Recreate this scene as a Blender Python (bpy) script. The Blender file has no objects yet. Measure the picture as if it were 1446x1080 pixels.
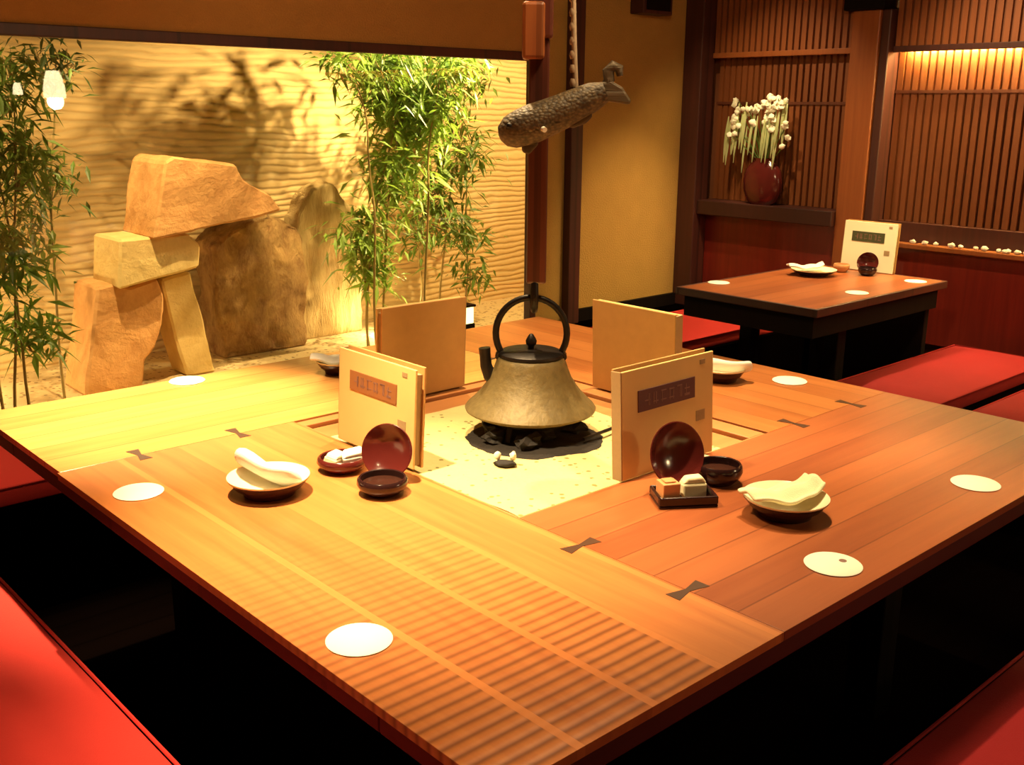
import bpy, bmesh, math, random
from mathutils import Vector, Matrix, noise
random.seed(7)
S = bpy.context.scene
COL = S.collection
PI = math.pi
T = 0.76          # height of the table top above the lowest floor

# ------------------------------------------------------------------ helpers
class MB:
    def __init__(s):
        s.v = []; s.f = []; s.m = []
    def add(s, vs, fs, mat=0):
        b = len(s.v); s.v += [tuple(v) for v in vs]
        for f in fs:
            s.f.append(tuple(b + i for i in f)); s.m.append(mat)
        return s
    def box(s, lo, hi, mat=0, M=None):
        x0, y0, z0 = lo; x1, y1, z1 = hi
        vs = [Vector(p) for p in ((x0,y0,z0),(x1,y0,z0),(x1,y1,z0),(x0,y1,z0),(x0,y0,z1),(x1,y0,z1),(x1,y1,z1),(x0,y1,z1))]
        if M: vs = [M @ v for v in vs]
        return s.add(vs, [(0,3,2,1),(4,5,6,7),(0,1,5,4),(1,2,6,5),(2,3,7,6),(3,0,4,7)], mat)
    def lathe(s, prof, n=40, c=(0,0,0), M=None, mat=0):
        vs = []; fs = []
        rings = []
        for r, z in prof:
            if r < 1e-5:
                rings.append([len(vs)]); vs.append(Vector((0,0,z)))
            else:
                rings.append(list(range(len(vs), len(vs)+n)))
                vs += [Vector((r*math.cos(2*PI*k/n), r*math.sin(2*PI*k/n), z)) for k in range(n)]
        for a, b in zip(rings, rings[1:]):
            if len(a) == 1 and len(b) == 1: continue
            for k in range(n):
                k2 = (k+1) % n
                if len(a) == 1: fs.append((a[0], b[k2], b[k]))
                elif len(b) == 1: fs.append((a[k], a[k2], b[0]))
                else: fs.append((a[k], a[k2], b[k2], b[k]))
        if M: vs = [M @ v for v in vs]
        vs = [v + Vector(c) for v in vs]
        return s.add(vs, fs, mat)
    def tube(s, pts, rad, n=12, mat=0, closed=False):
        pts = [Vector(p) for p in pts]
        rr = rad if isinstance(rad, (list, tuple)) else [rad]*len(pts)
        vs = []; fs = []; up = None; m = len(pts)
        for i, p in enumerate(pts):
            a = pts[(i-1) % m] if (i or closed) else p
            b = pts[(i+1) % m] if (i < m-1 or closed) else p
            t = (b-a).normalized()
            if up is None:
                up = t.orthogonal().normalized()
            up = (up - t*up.dot(t)).normalized()
            w = t.cross(up)
            r = rr[i]
            ru, rw = r if isinstance(r, tuple) else (r, r)
            vs += [p + up*ru*math.cos(2*PI*k/n) + w*rw*math.sin(2*PI*k/n) for k in range(n)]
        for i in range(m if closed else m-1):
            j = (i+1) % m
            for k in range(n):
                k2 = (k+1) % n
                fs.append((i*n+k, i*n+k2, j*n+k2, j*n+k))
        if not closed:
            fs.append(tuple(range(n-1, -1, -1))); fs.append(tuple((m-1)*n+k for k in range(n)))
        return s.add(vs, fs, mat)
    def prism(s, poly, a0, a1, axis='z', mat=0):
        n = len(poly)
        mk = {'z': lambda p, a: (p[0], p[1], a), 'y': lambda p, a: (p[0], a, p[1]), 'x': lambda p, a: (a, p[0], p[1])}[axis]
        vs = [mk(p, a0) for p in poly] + [mk(p, a1) for p in poly]
        fs = [tuple(range(n)), tuple(range(2*n-1, n-1, -1))] + [(i, (i+1) % n, n+(i+1) % n, n+i) for i in range(n)]
        return s.add(vs, fs, mat)
    def blob(s, c, r, jit=0.0, seed=0, mat=0, lv=2):
        bm = bmesh.new(); bmesh.ops.create_icosphere(bm, subdivisions=lv, radius=1)
        vs = []
        for v in bm.verts:
            k = 1 + jit*noise.noise(v.co*1.7 + Vector((seed*3.1, seed*1.7, seed)))
            vs.append((c[0]+v.co.x*r[0]*k, c[1]+v.co.y*r[1]*k, c[2]+v.co.z*r[2]*k))
        bm.verts.index_update()
        fs = [tuple(q.index for q in f.verts) for f in bm.faces]; bm.free()
        return s.add(vs, fs, mat)

def obj(name, mb, mats, parent=None, loc=(0,0,0), rot=(0,0,0), bevel=0, smooth=False, sub=0, seg=2):
    me = bpy.data.meshes.new(name)
    me.from_pydata(mb.v, [], mb.f)
    for m in (mats if isinstance(mats, (list, tuple)) else [mats]): me.materials.append(m)
    for p, mi in zip(me.polygons, mb.m):
        p.material_index = mi; p.use_smooth = smooth
    bm = bmesh.new(); bm.from_mesh(me); bmesh.ops.recalc_face_normals(bm, faces=bm.faces); bm.to_mesh(me); bm.free()
    o = bpy.data.objects.new(name, me); COL.objects.link(o)
    o.rotation_euler = rot
    if parent: o.parent = parent; o.location = loc
    else: o.location = (loc[0], loc[1], loc[2]+T)
    if bevel:
        b = o.modifiers.new('b', 'BEVEL'); b.width = bevel; b.segments = seg; b.limit_method = 'ANGLE'; b.angle_limit = 0.6
    if sub:
        d = o.modifiers.new('s', 'SUBSURF'); d.levels = sub; d.render_levels = sub
    if smooth and bevel == 0 and not sub:
        me.set_sharp_from_angle(angle=math.radians(45))
    return o
def tag(o, label, cat, group=None, kind=None):
    o['label'] = label; o['category'] = cat
    if group: o['group'] = group
    if kind: o['kind'] = kind
    return o
def ring(m, o, i, z0, z1):
    m.box((o[0],o[1],z0),(o[2],i[1],z1)); m.box((o[0],i[3],z0),(o[2],o[3],z1)); m.box((o[0],i[1],z0),(i[0],i[3],z1)); m.box((i[2],i[1],z0),(o[2],i[3],z1))
def thing(name, label, cat, loc=(0,0,0), rotz=0, group=None):
    o = bpy.data.objects.new(name, None); COL.objects.link(o)
    o.empty_display_size = .05
    o.location = (loc[0], loc[1], loc[2]+T); o.rotation_euler = (0,0,rotz)
    return tag(o, label, cat, group)
def struct(name, mb, mats, **k):
    o = obj(name, mb, mats, **k)
    if o.parent is None: o['kind'] = 'structure'
    return o
def copy_tree(o, parent=None):
    c = o.copy(); COL.objects.link(c)
    if parent: c.parent = parent
    for ch in list(o.children): copy_tree(ch, c)
    return c
def placed(proto, used, loc, rotz, label, group=None):
    o = copy_tree(proto) if used else proto
    o.location = (loc[0], loc[1], loc[2]+T); o.rotation_euler = (0,0,rotz); o['label'] = label
    if group: o['group'] = group
    return o

# ------------------------------------------------------------------ materials
def new_mat(name):
    m = bpy.data.materials.new(name); m.use_nodes = True
    nt = m.node_tree; return m, nt, nt.nodes['Principled BSDF']
def N(nt, t, **k):
    n = nt.nodes.new(t)
    for a, b in k.items(): setattr(n, a, b)
    return n
def math_(nt, op, a, b=None, c=None):
    n = N(nt, 'ShaderNodeMath', operation=op)
    for i, x in enumerate((a, b, c)):
        if x is None: continue
        if isinstance(x, (int, float)): n.inputs[i].default_value = x
        else: nt.links.new(x, n.inputs[i])
    return n.outputs[0]
def mixc(nt, fac, a, b, blend='MIX'):
    n = N(nt, 'ShaderNodeMix', data_type='RGBA', blend_type=blend)
    for i, x in ((0, fac), (6, a), (7, b)):
        if isinstance(x, (int, float)): n.inputs[i].default_value = x
        elif isinstance(x, tuple): n.inputs[i].default_value = (*x, 1)
        else: nt.links.new(x, n.inputs[i])
    return n.outputs[2]
def coord(nt, scale=(1,1,1)):
    tc = N(nt, 'ShaderNodeTexCoord'); mp = N(nt, 'ShaderNodeMapping')
    nt.links.new(tc.outputs['Object'], mp.inputs[0]); mp.inputs['Scale'].default_value = scale
    return mp.outputs[0]
def noise_(nt, vec, scale=1, detail=4, rough=.55, dist=0):
    n = N(nt, 'ShaderNodeTexNoise'); nt.links.new(vec, n.inputs['Vector'])
    n.inputs['Scale'].default_value = scale; n.inputs['Detail'].default_value = detail
    n.inputs['Roughness'].default_value = rough; n.inputs['Distortion'].default_value = dist
    return n.outputs[0]
def bump_(nt, bs, height, strength, dist=.01):
    b = N(nt, 'ShaderNodeBump'); b.inputs['Strength'].default_value = strength; b.inputs['Distance'].default_value = dist
    nt.links.new(height, b.inputs['Height']); nt.links.new(b.outputs[0], bs.inputs['Normal'])
def plain(name, col, rough=.5, metal=0, var=.12, scale=20, bump=0, spec=.5):
    m, nt, bs = new_mat(name)
    nz = noise_(nt, coord(nt), scale)
    c = mixc(nt, nz, tuple(x*(1-var) for x in col), tuple(min(1, x*(1+var)) for x in col))
    nt.links.new(c, bs.inputs['Base Color'])
    bs.inputs['Roughness'].default_value = rough; bs.inputs['Metallic'].default_value = metal
    bs.inputs['Specular IOR Level'].default_value = spec
    if bump: bump_(nt, bs, nz, bump, .004)
    return m
def emit(name, col, e):
    m, nt, bs = new_mat(name)
    bs.inputs['Base Color'].default_value = (*col, 1)
    bs.inputs['Emission Color'].default_value = (*col, 1); bs.inputs['Emission Strength'].default_value = e
    return m
def wood(name, light, dark, along='y', plank=.1, rough=.35, ribs=0, coat=0, varp=.6, bump=.05, spec=.5):
    """planed timber: planks across the board, fibres along it, optional adzed ribs across the fibres"""
    m, nt, bs = new_mat(name)
    st = {'x': (1.2, 22, 22), 'y': (22, 1.2, 22), 'z': (22, 22, 1.2)}[along]
    g = noise_(nt, coord(nt, st), 1.6, 6, .6, .6)
    big = noise_(nt, coord(nt, tuple(x*.13 for x in st)), 1.5, 3)
    sep = N(nt, 'ShaderNodeSeparateXYZ'); nt.links.new(coord(nt), sep.inputs[0])
    ac = sep.outputs['Y' if along == 'x' else 'X']; ln = sep.outputs[along.upper()]
    u = math_(nt, 'DIVIDE', ac, plank)
    wn = N(nt, 'ShaderNodeTexWhiteNoise', noise_dimensions='1D')
    nt.links.new(math_(nt, 'FLOOR', u), wn.inputs['W'])
    f = math_(nt, 'ADD', math_(nt, 'MULTIPLY', g, 1-varp*.6), math_(nt, 'MULTIPLY', math_(nt, 'ADD', wn.outputs[0], big), varp*.4))
    rp = N(nt, 'ShaderNodeValToRGB'); nt.links.new(f, rp.inputs[0])
    rp.color_ramp.elements[0].position = .25; rp.color_ramp.elements[0].color = (*dark, 1)
    rp.color_ramp.elements[1].position = .75; rp.color_ramp.elements[1].color = (*light, 1)
    col = rp.outputs[0]
    # joint lines between planks
    fr = math_(nt, 'FRACT', u)
    edge = math_(nt, 'LESS_THAN', math_(nt, 'MINIMUM', fr, math_(nt, 'SUBTRACT', 1, fr)), .02)
    col = mixc(nt, math_(nt, 'MULTIPLY', edge, .55 if not ribs else 0.0), col, tuple(x*.45 for x in dark))
    h = g
    if ribs:
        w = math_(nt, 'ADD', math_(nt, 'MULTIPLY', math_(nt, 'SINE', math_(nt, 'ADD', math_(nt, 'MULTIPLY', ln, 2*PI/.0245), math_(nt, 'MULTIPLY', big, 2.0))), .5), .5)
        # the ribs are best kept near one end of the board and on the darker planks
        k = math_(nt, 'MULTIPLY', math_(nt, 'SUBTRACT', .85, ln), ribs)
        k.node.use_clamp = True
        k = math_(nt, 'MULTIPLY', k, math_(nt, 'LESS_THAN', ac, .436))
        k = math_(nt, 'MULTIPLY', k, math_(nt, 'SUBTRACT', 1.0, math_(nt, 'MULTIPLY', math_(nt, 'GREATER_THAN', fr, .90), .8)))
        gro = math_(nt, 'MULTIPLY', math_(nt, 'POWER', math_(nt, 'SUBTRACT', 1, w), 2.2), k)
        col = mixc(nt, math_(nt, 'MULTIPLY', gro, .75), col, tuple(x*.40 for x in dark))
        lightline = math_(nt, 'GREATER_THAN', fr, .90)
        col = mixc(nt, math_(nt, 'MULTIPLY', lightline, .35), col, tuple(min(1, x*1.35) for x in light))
        h = math_(nt, 'ADD', math_(nt, 'MULTIPLY', g, .25), math_(nt, 'MULTIPLY', math_(nt, 'MULTIPLY', w, k), .8))
        bump = .14
    nt.links.new(col, bs.inputs['Base Color'])
    bs.inputs['Roughness'].default_value = rough
    bs.inputs['Specular IOR Level'].default_value = spec
    bs.inputs['Coat Weight'].default_value = coat; bs.inputs['Coat Roughness'].default_value = .25
    bump_(nt, bs, h, bump, .006)
    return m
def plaster(name, col, ripple=0, var=.12):
    m, nt, bs = new_mat(name)
    nz = noise_(nt, coord(nt), 9, 6)
    c = mixc(nt, nz, tuple(x*(1-var) for x in col), tuple(x*(1+var) for x in col))
    h = noise_(nt, coord(nt), 120, 4)
    if ripple:
        warp = noise_(nt, coord(nt, (.9, 1, 2.0)), 1.0, 4)
        sep = N(nt, 'ShaderNodeSeparateXYZ'); nt.links.new(coord(nt), sep.inputs[0])
        ph = math_(nt, 'ADD', math_(nt, 'MULTIPLY', sep.outputs['Z'], 2*PI/.040), math_(nt, 'MULTIPLY', warp, 30))
        w = math_(nt, 'POWER', math_(nt, 'ADD', math_(nt, 'MULTIPLY', math_(nt, 'SINE', ph), .5), .5), 2.0)
        c = mixc(nt, math_(nt, 'MULTIPLY', w, .3), c, tuple(x*.62 for x in col))
        h = math_(nt, 'SUBTRACT', math_(nt, 'MULTIPLY', h, .12), math_(nt, 'MULTIPLY', w, ripple))
    nt.links.new(c, bs.inputs['Base Color']); bs.inputs['Roughness'].default_value = .9
    bump_(nt, bs, h, .5, .02)
    return m
def stone_mat(name, a, b, sc=6, bump=.6, st=(1,1,1)):
    m, nt, bs = new_mat(name)
    n1 = noise_(nt, coord(nt, st), sc, 8, .65, .4); n2 = noise_(nt, coord(nt, st), sc*7, 6, .7)
    rp = N(nt, 'ShaderNodeValToRGB'); nt.links.new(math_(nt, 'ADD', math_(nt, 'MULTIPLY', n1, .75), math_(nt, 'MULTIPLY', n2, .25)), rp.inputs[0])
    rp.color_ramp.elements[0].position = .35; rp.color_ramp.elements[0].color = (*b, 1)
    rp.color_ramp.elements[1].position = .65; rp.color_ramp.elements[1].color = (*a, 1)
    nt.links.new(rp.outputs[0], bs.inputs['Base Color']); bs.inputs['Roughness'].default_value = .85
    bump_(nt, bs, math_(nt, 'ADD', n1, math_(nt, 'MULTIPLY', n2, .4)), bump, .06)
    return m
def speckled(name, base, dots, scale=60, thr=.16):
    m, nt, bs = new_mat(name)
    vo = N(nt, 'ShaderNodeTexVoronoi'); nt.links.new(coord(nt), vo.inputs['Vector']); vo.inputs['Scale'].default_value = scale
    sep = N(nt, 'ShaderNodeSeparateColor'); nt.links.new(vo.outputs['Color'], sep.inputs[0])
    msk = math_(nt, 'MULTIPLY', math_(nt, 'LESS_THAN', sep.outputs[0], thr), math_(nt, 'LESS_THAN', vo.outputs['Distance'], .42))
    nz = noise_(nt, coord(nt), 25, 4)
    c = mixc(nt, nz, tuple(x*.82 for x in base), base)
    c = mixc(nt, msk, c, dots)
    nt.links.new(c, bs.inputs['Base Color']); bs.inputs['Roughness'].default_value = .95
    bump_(nt, bs, vo.outputs['Distance'], .35, .004)
    return m
def cloth(name, col, rough=.85):
    m, nt, bs = new_mat(name)
    a = noise_(nt, coord(nt), 6, 3); b = noise_(nt, coord(nt), 400, 2)
    c = mixc(nt, a, tuple(x*.82 for x in col), col)
    nt.links.new(c, bs.inputs['Base Color']); bs.inputs['Roughness'].default_value = rough
    bs.inputs['Specular IOR Level'].default_value = .2
    bump_(nt, bs, math_(nt, 'ADD', b, math_(nt, 'MULTIPLY', a, 3)), .25, .006)
    return m
def fish_mat(name, a, b):
    m, nt, bs = new_mat(name)
    vo = N(nt, 'ShaderNodeTexVoronoi'); nt.links.new(coord(nt, (1,1,1.3)), vo.inputs['Vector']); vo.inputs['Scale'].default_value = 110
    g = noise_(nt, coord(nt, (30,8,30)), 1.5, 6, .65)
    f = math_(nt, 'ADD', math_(nt, 'MULTIPLY', vo.outputs['Distance'], .45), math_(nt, 'MULTIPLY', g, .75))
    rp = N(nt, 'ShaderNodeValToRGB'); nt.links.new(f, rp.inputs[0])
    rp.color_ramp.elements[0].position = .35; rp.color_ramp.elements[0].color = (*a, 1)
    rp.color_ramp.elements[1].position = .75; rp.color_ramp.elements[1].color = (*b, 1)
    nt.links.new(rp.outputs[0], bs.inputs['Base Color']); bs.inputs['Roughness'].default_value = .6
    bump_(nt, bs, math_(nt, 'SUBTRACT', g, vo.outputs['Distance']), .45, .005)
    return m
def leaf_mat(name, a, b):
    m, nt, bs = new_mat(name)
    nz = noise_(nt, coord(nt), 14, 2)
    nt.links.new(mixc(nt, nz, a, b), bs.inputs['Base Color'])
    bs.inputs['Roughness'].default_value = .45
    tr = N(nt, 'ShaderNodeBsdfTranslucent'); tr.inputs[0].default_value = (a[0]*1.2, a[1]*1.3, a[2], 1)
    mx = N(nt, 'ShaderNodeMixShader'); mx.inputs[0].default_value = .3
    out = nt.nodes['Material Output']
    nt.links.new(bs.outputs[0], mx.inputs[1]); nt.links.new(tr.outputs[0], mx.inputs[2]); nt.links.new(mx.outputs[0], out.inputs[0])
    return m
def glass_mat(name):
    m, nt, bs = new_mat(name)
    lw = N(nt, 'ShaderNodeLayerWeight'); lw.inputs['Blend'].default_value = .5
    fr = math_(nt, 'ADD', math_(nt, 'MULTIPLY', math_(nt, 'POWER', lw.outputs['Facing'], 5), .96), .04).node
    tp = N(nt, 'ShaderNodeBsdfTransparent'); tp.inputs[0].default_value = (.97, .98, .96, 1)
    gl = N(nt, 'ShaderNodeBsdfGlossy'); gl.inputs['Roughness'].default_value = .015
    mx = N(nt, 'ShaderNodeMixShader')
    nt.links.new(fr.outputs[0], mx.inputs[0]); nt.links.new(tp.outputs[0], mx.inputs[1]); nt.links.new(gl.outputs[0], mx.inputs[2])
    nt.links.new(mx.outputs[0], nt.nodes['Material Output'].inputs[0])
    return m

M = {}
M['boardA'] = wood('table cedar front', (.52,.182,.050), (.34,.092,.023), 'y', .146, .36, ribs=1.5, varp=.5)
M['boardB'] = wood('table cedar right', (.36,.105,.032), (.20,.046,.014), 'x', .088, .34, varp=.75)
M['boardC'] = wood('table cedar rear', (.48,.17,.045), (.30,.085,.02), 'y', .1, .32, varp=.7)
M['boardD'] = wood('table cedar window side', (.66,.33,.10), (.48,.19,.05), 'x', .1, .26, varp=.6, coat=.4)  # paler, yellower base colour carries the garden's reflection on this board
M['rim'] = wood('hearth rim cedar', (.48,.21,.07), (.34,.12,.035), 'x', .3, .4)
M['key'] = plain('butterfly key ebony', (.06,.025,.012), .4)
M['dark'] = wood('black stained timber', (.008,.004,.003), (.004,.002,.0015), 'z', .3, .7, spec=.1)
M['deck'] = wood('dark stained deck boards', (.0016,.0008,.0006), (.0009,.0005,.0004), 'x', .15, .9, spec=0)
M['redcloth'] = cloth('red seat cloth', (.55,.034,.027))
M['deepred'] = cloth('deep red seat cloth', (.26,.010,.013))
M['plaster'] = plaster('ochre plaster', (.47,.26,.055))
M['lintel'] = plaster('brown plaster', (.46,.20,.04))
M['ceil'] = wood('ceiling boards', (.10,.05,.025), (.05,.025,.012), 'x', .2, .7)
M['gwall'] = plaster('combed earthen wall', (.70,.50,.22), ripple=.9)
M['edge'] = wood('dark red table edge', (.07,.010,.006), (.035,.005,.003), 'x', .4, .5)
M['redwood'] = wood('red brown post wood', (.22,.06,.024), (.11,.028,.012), 'z', .4, .45)
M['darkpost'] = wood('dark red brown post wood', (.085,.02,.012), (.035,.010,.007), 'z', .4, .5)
M['cedarpost'] = wood('orange brown post wood', (.36,.11,.026), (.22,.055,.013), 'z', .4, .45)
M['panel'] = wood('red brown wainscot', (.24,.022,.010), (.13,.010,.006), 'z', .24, .4, varp=.5)
M['slat'] = wood('cedar slats', (.32,.095,.024), (.19,.05,.012), 'z', .041, .5, varp=.8)
M['slatback'] = plain('slat backing', (.17,.05,.015), .7)
M['iron'] = plain('cast iron', (.165,.12,.045), .55, .15, .35, 60, .5)
M['blackiron'] = plain('black iron', (.018,.013,.011), .45, .6, .3, 60, .3)
M['sand'] = speckled('hearth sand', (.62,.51,.22), (.20,.18,.06), 75, .12)
M['gravel'] = speckled('garden gravel', (.72,.55,.28), (.3,.2,.09), 40, .3)
M['ash'] = plain('black ash', (.012,.008,.006), .95, 0, .5, 90, .6)
M['coal'] = plain('charcoal', (.009,.006,.005), .8, 0, .5, 80, .6)
M['white'] = plain('white paper', (.88,.84,.72), .6, 0, .03)
M['ceramic'] = plain('cream glaze', (.82,.74,.52), .25, 0, .06)
M['glaze'] = plain('dark brown glaze', (.035,.012,.008), .22, 0, .2)
M['lacquer'] = plain('dark red lacquer', (.085,.012,.010), .16, 0, .2)
M['blacklacquer'] = plain('black lacquer', (.022,.008,.008), .16, 0, .2)
M['towel'] = cloth('white towel', (.90,.87,.78))
M['towely'] = cloth('cream towel', (.88,.80,.52))
M['kraft'] = plain('kraft board', (.50,.27,.085), .7, 0, .12, 30)
M['creamboard'] = plain('cream board', (.68,.46,.17), .6, 0, .08, 12)
M['paleboard'] = plain('pale board', (.85,.78,.52), .6, 0, .05, 12)
M['pages'] = plain('page edges', (.33,.22,.10), .8, 0, .1, 120)
M['plaque'] = plain('plum brown plaque', (.09,.025,.03), .5)
M['plaqueb'] = plain('brown plaque', (.26,.10,.03), .5)
M['plaqueg'] = plain('dark green plaque', (.05,.055,.02), .5)
M['ink'] = plain('faded lettering', (.20,.10,.08), .6)
M['carved'] = wood('weathered carved wood', (.13,.085,.035), (.05,.03,.014), 'x', .4, .55, bump=.9)
M['scales'] = fish_mat('weathered carved scales', (.15,.10,.042), (.045,.028,.013))
M['rodw'] = wood('hanger pole wood', (.16,.04,.022), (.07,.018,.012), 'z', .4, .4)
M['cord'] = plain('twisted cord', (.34,.24,.15), .8, 0, .3, 150)
M['stoneO'] = stone_mat('orange sandstone', (.76,.42,.16), (.56,.27,.09), 7, .35)
M['stoneY'] = stone_mat('pale sandstone', (.82,.64,.28), (.70,.50,.19), 5, .3)
M['stoneR'] = stone_mat('rough brown rock', (.66,.42,.16), (.27,.13,.04), 6, 1.0, (1.6,1.6,.8))
M['stoneP'] = stone_mat('pale striated rock', (.80,.62,.30), (.55,.36,.13), 5, .8, (4,1,.7))
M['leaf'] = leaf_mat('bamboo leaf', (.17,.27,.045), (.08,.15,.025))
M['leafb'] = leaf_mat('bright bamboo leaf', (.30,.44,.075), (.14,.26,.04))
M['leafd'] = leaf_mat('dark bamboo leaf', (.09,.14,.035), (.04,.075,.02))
M['culm'] = plain('bamboo culm', (.30,.22,.07), .5, 0, .25, 10)
M['petal'] = plain('white petals', (.85,.82,.62), .6, 0, .08)
M['strap'] = leaf_mat('pale strap leaf', (.62,.66,.34), (.42,.48,.2))
M['pebble'] = plain('pale pebble', (.78,.70,.58), .4, 0, .1)
M['cube'] = plain('tan wood block', (.58,.26,.10), .5, 0, .15)
M['glass'] = glass_mat('window glass')
M['shade'] = emit('glowing lamp shade', (1, .80, .45), 18)
M['glow'] = emit('warm tube', (1, .74, .25), 360)
M['lantern'] = emit('warm lantern paper', (1, .85, .35), 3.0)

# ------------------------------------------------------------------ setting
Xw, Yw = 4.5, 3.3
fl = MB()
fl.box((-2.3,-3.3,-.80), (4.8,3.4,-.76))
DK = -.405
fl.box((-2.3,-3.3,-.76), (-.055,2.40,DK))
fl.box((-.055,-3.3,-.76), (2.35,-.035,DK))
fl.box((-2.3,2.40,-.76), (2.35,3.3,DK))
fl.box((3.18,2.35,-.76), (4.5,3.3,DK))
fl.box((3.18,-3.3,-.76), (4.5,1.46,DK))
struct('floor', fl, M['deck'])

w = MB()
w.box((-2.3,Yw,1.03), (3.17,Yw+.08,1.80), 1)           # band of brown plaster over the window
w.box((3.17,Yw,-.76), (4.62,Yw+.08,1.80), 0)
w.box((-2.3,Yw,-.76), (3.17,Yw+.08,-.40), 0)
struct('wall_left', w, [M['plaster'], M['lintel']])
w = MB(); w.box((4.60,-3.3,-.76), (4.68,3.38,1.80)); struct('wall_right', w, M['slatback'])
w = MB(); w.box((-2.38,-3.3,-.80), (-2.3,3.38,1.80)); struct('wall_near', w, M['lintel'])
w = MB(); w.box((-2.3,-3.38,-.80), (4.68,-3.3,1.80)); struct('wall_far', w, M['lintel'])
w = MB(); w.box((-2.38,-3.38,1.80), (4.68,3.38,1.86)); struct('ceiling', w, M['ceil'])

# window: one sheet of glass in a dark timber frame
t = bpy.data.objects.new('window_1', None); COL.objects.link(t); t.location = (0,Yw,T); t['kind'] = 'structure'
g = MB(); g.box((-2.3,.012,-.37), (3.13,.020,1.04)); obj('pane', g, M['glass'], t)
g = MB(); g.box((-2.3,-.018,1.018), (3.17,.034,1.062)); g.box((-2.3,-.018,-.40), (3.13,.034,-.36)); g.box((3.125,-.018,-.36), (3.17,.034,1.018))
obj('window_frame', g, M['darkpost'], t, bevel=.004)

def trim(n, lo, hi, mat, bevel=.006):
    b = MB(); c = ((lo[0]+hi[0])/2, (lo[1]+hi[1])/2, lo[2])
    b.box(tuple(l-q for l, q in zip(lo, c)), tuple(l-q for l, q in zip(hi, c)))
    return struct(f'trim_{n}', b, mat, loc=c, bevel=bevel)
trim(1, (3.385,3.245,-.405), (3.475,3.30,1.80), M['darkpost'])
trim(2, (4.375,3.165,-.405), (4.50,3.30,1.80), M['darkpost'])
trim(10, (4.455,2.035,-.405), (4.60,2.085,1.285), M['darkpost'])  # dark strip added to act as the shaded side of the post
trim(3, (4.44,2.087,-.405), (4.60,2.245,1.285), M['cedarpost'])
trim(4, (4.40,2.05,1.285), (4.60,2.28,1.80), M['dark'])
b = MB(); b.box((3.475,3.275,-.405), (4.375,3.30,-.335)); struct('baseboard_left', b, M['dark'])
# wainscot under the screens
for n, (y0, y1, zt) in enumerate(((2.245,3.165,.165), (-3.3,2.085,.085))):
    b = MB(); b.box((4.50,y0,-.405), (4.60,y1,zt)); struct(f'trim_{5+n}', b, M['panel'])
b = MB(); b.box((4.46,-3.3,.085), (4.60,2.085,.112)); struct('trim_7', b, M['cedarpost'], bevel=.004)
b = MB(); b.box((4.40,2.245,.165), (4.60,3.165,.25)); struct('trim_8', b, M['darkpost'], bevel=.005)

# ------------------------------------------------------------------ slatted screens
def screen(y0, y1, zb, xs, label, rail_z, rail_mat):
    t = thing('slatted_screen', label, 'screen', (xs, y0, zb))
    L = y1-y0
    s = MB(); n = int(L/.0415)
    for k in range(n):
        y = (k+.5)*L/n; w_ = .0128+.003*random.random()
        s.box((.0, y-w_, .0), (.02, y+w_, 1.13-zb))
    obj('slats', s, M['slat'], t)
    v = MB()
    for k in range(n):
        y = (k+.5)*L/n; w_ = .0135
        v.box((-.06, y-w_, 1.10-zb), (-.042, y+w_, 1.80-zb))
    obj('valance', v, M['slat'], t)
    v = MB(); v.box((-.041,0,1.10-zb), (-.034,L,1.80-zb)); obj('valance_board', v, M['slatback'], t)
    r = MB(); r.box((-.066,0,1.075-zb), (-.04,L,1.105-zb)); obj('valance_rail', r, M[rail_mat], t, bevel=.003)
    r = MB(); r.box((-.008,0,rail_z-zb-.008), (.0,L,rail_z-zb+.008)); obj('tie_rail', r, M['redwood'], t)
    return t
screen(2.247, 3.163, .252, 4.545, 'slatted cedar screen in the wall corner behind the flower vase', .82, 'cedarpost')
screen(-1.2, 2.033, .215, 4.565, 'long slatted cedar screen lit along its top by a hidden tube', .88, 'darkpost')
b = MB(); b.box((4.52,-1.2,.112), (4.60,2.083,.214)); struct('trim_9', b, M['darkpost'])
b = MB()
b.tube([(0,-1.15,0),(0,1.97,0)], .011, 10)
tag(obj('tube_light', b, M['glow'], loc=(4.545,0,1.092)), 'warm glowing tube hidden behind the slatted valance on the long screen', 'light')

# ------------------------------------------------------------------ garden beyond the window
g = MB(); g.box((-1.2,3.40,-.70), (4.75,5.3,-.62)); struct('ground', g, M['gravel'])
g = MB(); g.box((-1.2,5.0,-.62), (4.75,5.1,1.9)); struct('wall_garden', g, M['gwall'])
g = MB(); g.box((-1.3,3.39,-.62), (-1.2,5.1,1.9)); g.box((4.70,3.39,-.62), (4.78,5.1,1.9)); struct('garden_light_sides', g, M['gwall'])  # unseen sides added to keep the garden light in
g = MB(); g.box((-1.3,3.39,1.9), (4.78,5.1,1.95)); struct('garden_light_lid', g, M['ceil'])  # unseen lid added over the garden to contain its light

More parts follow.
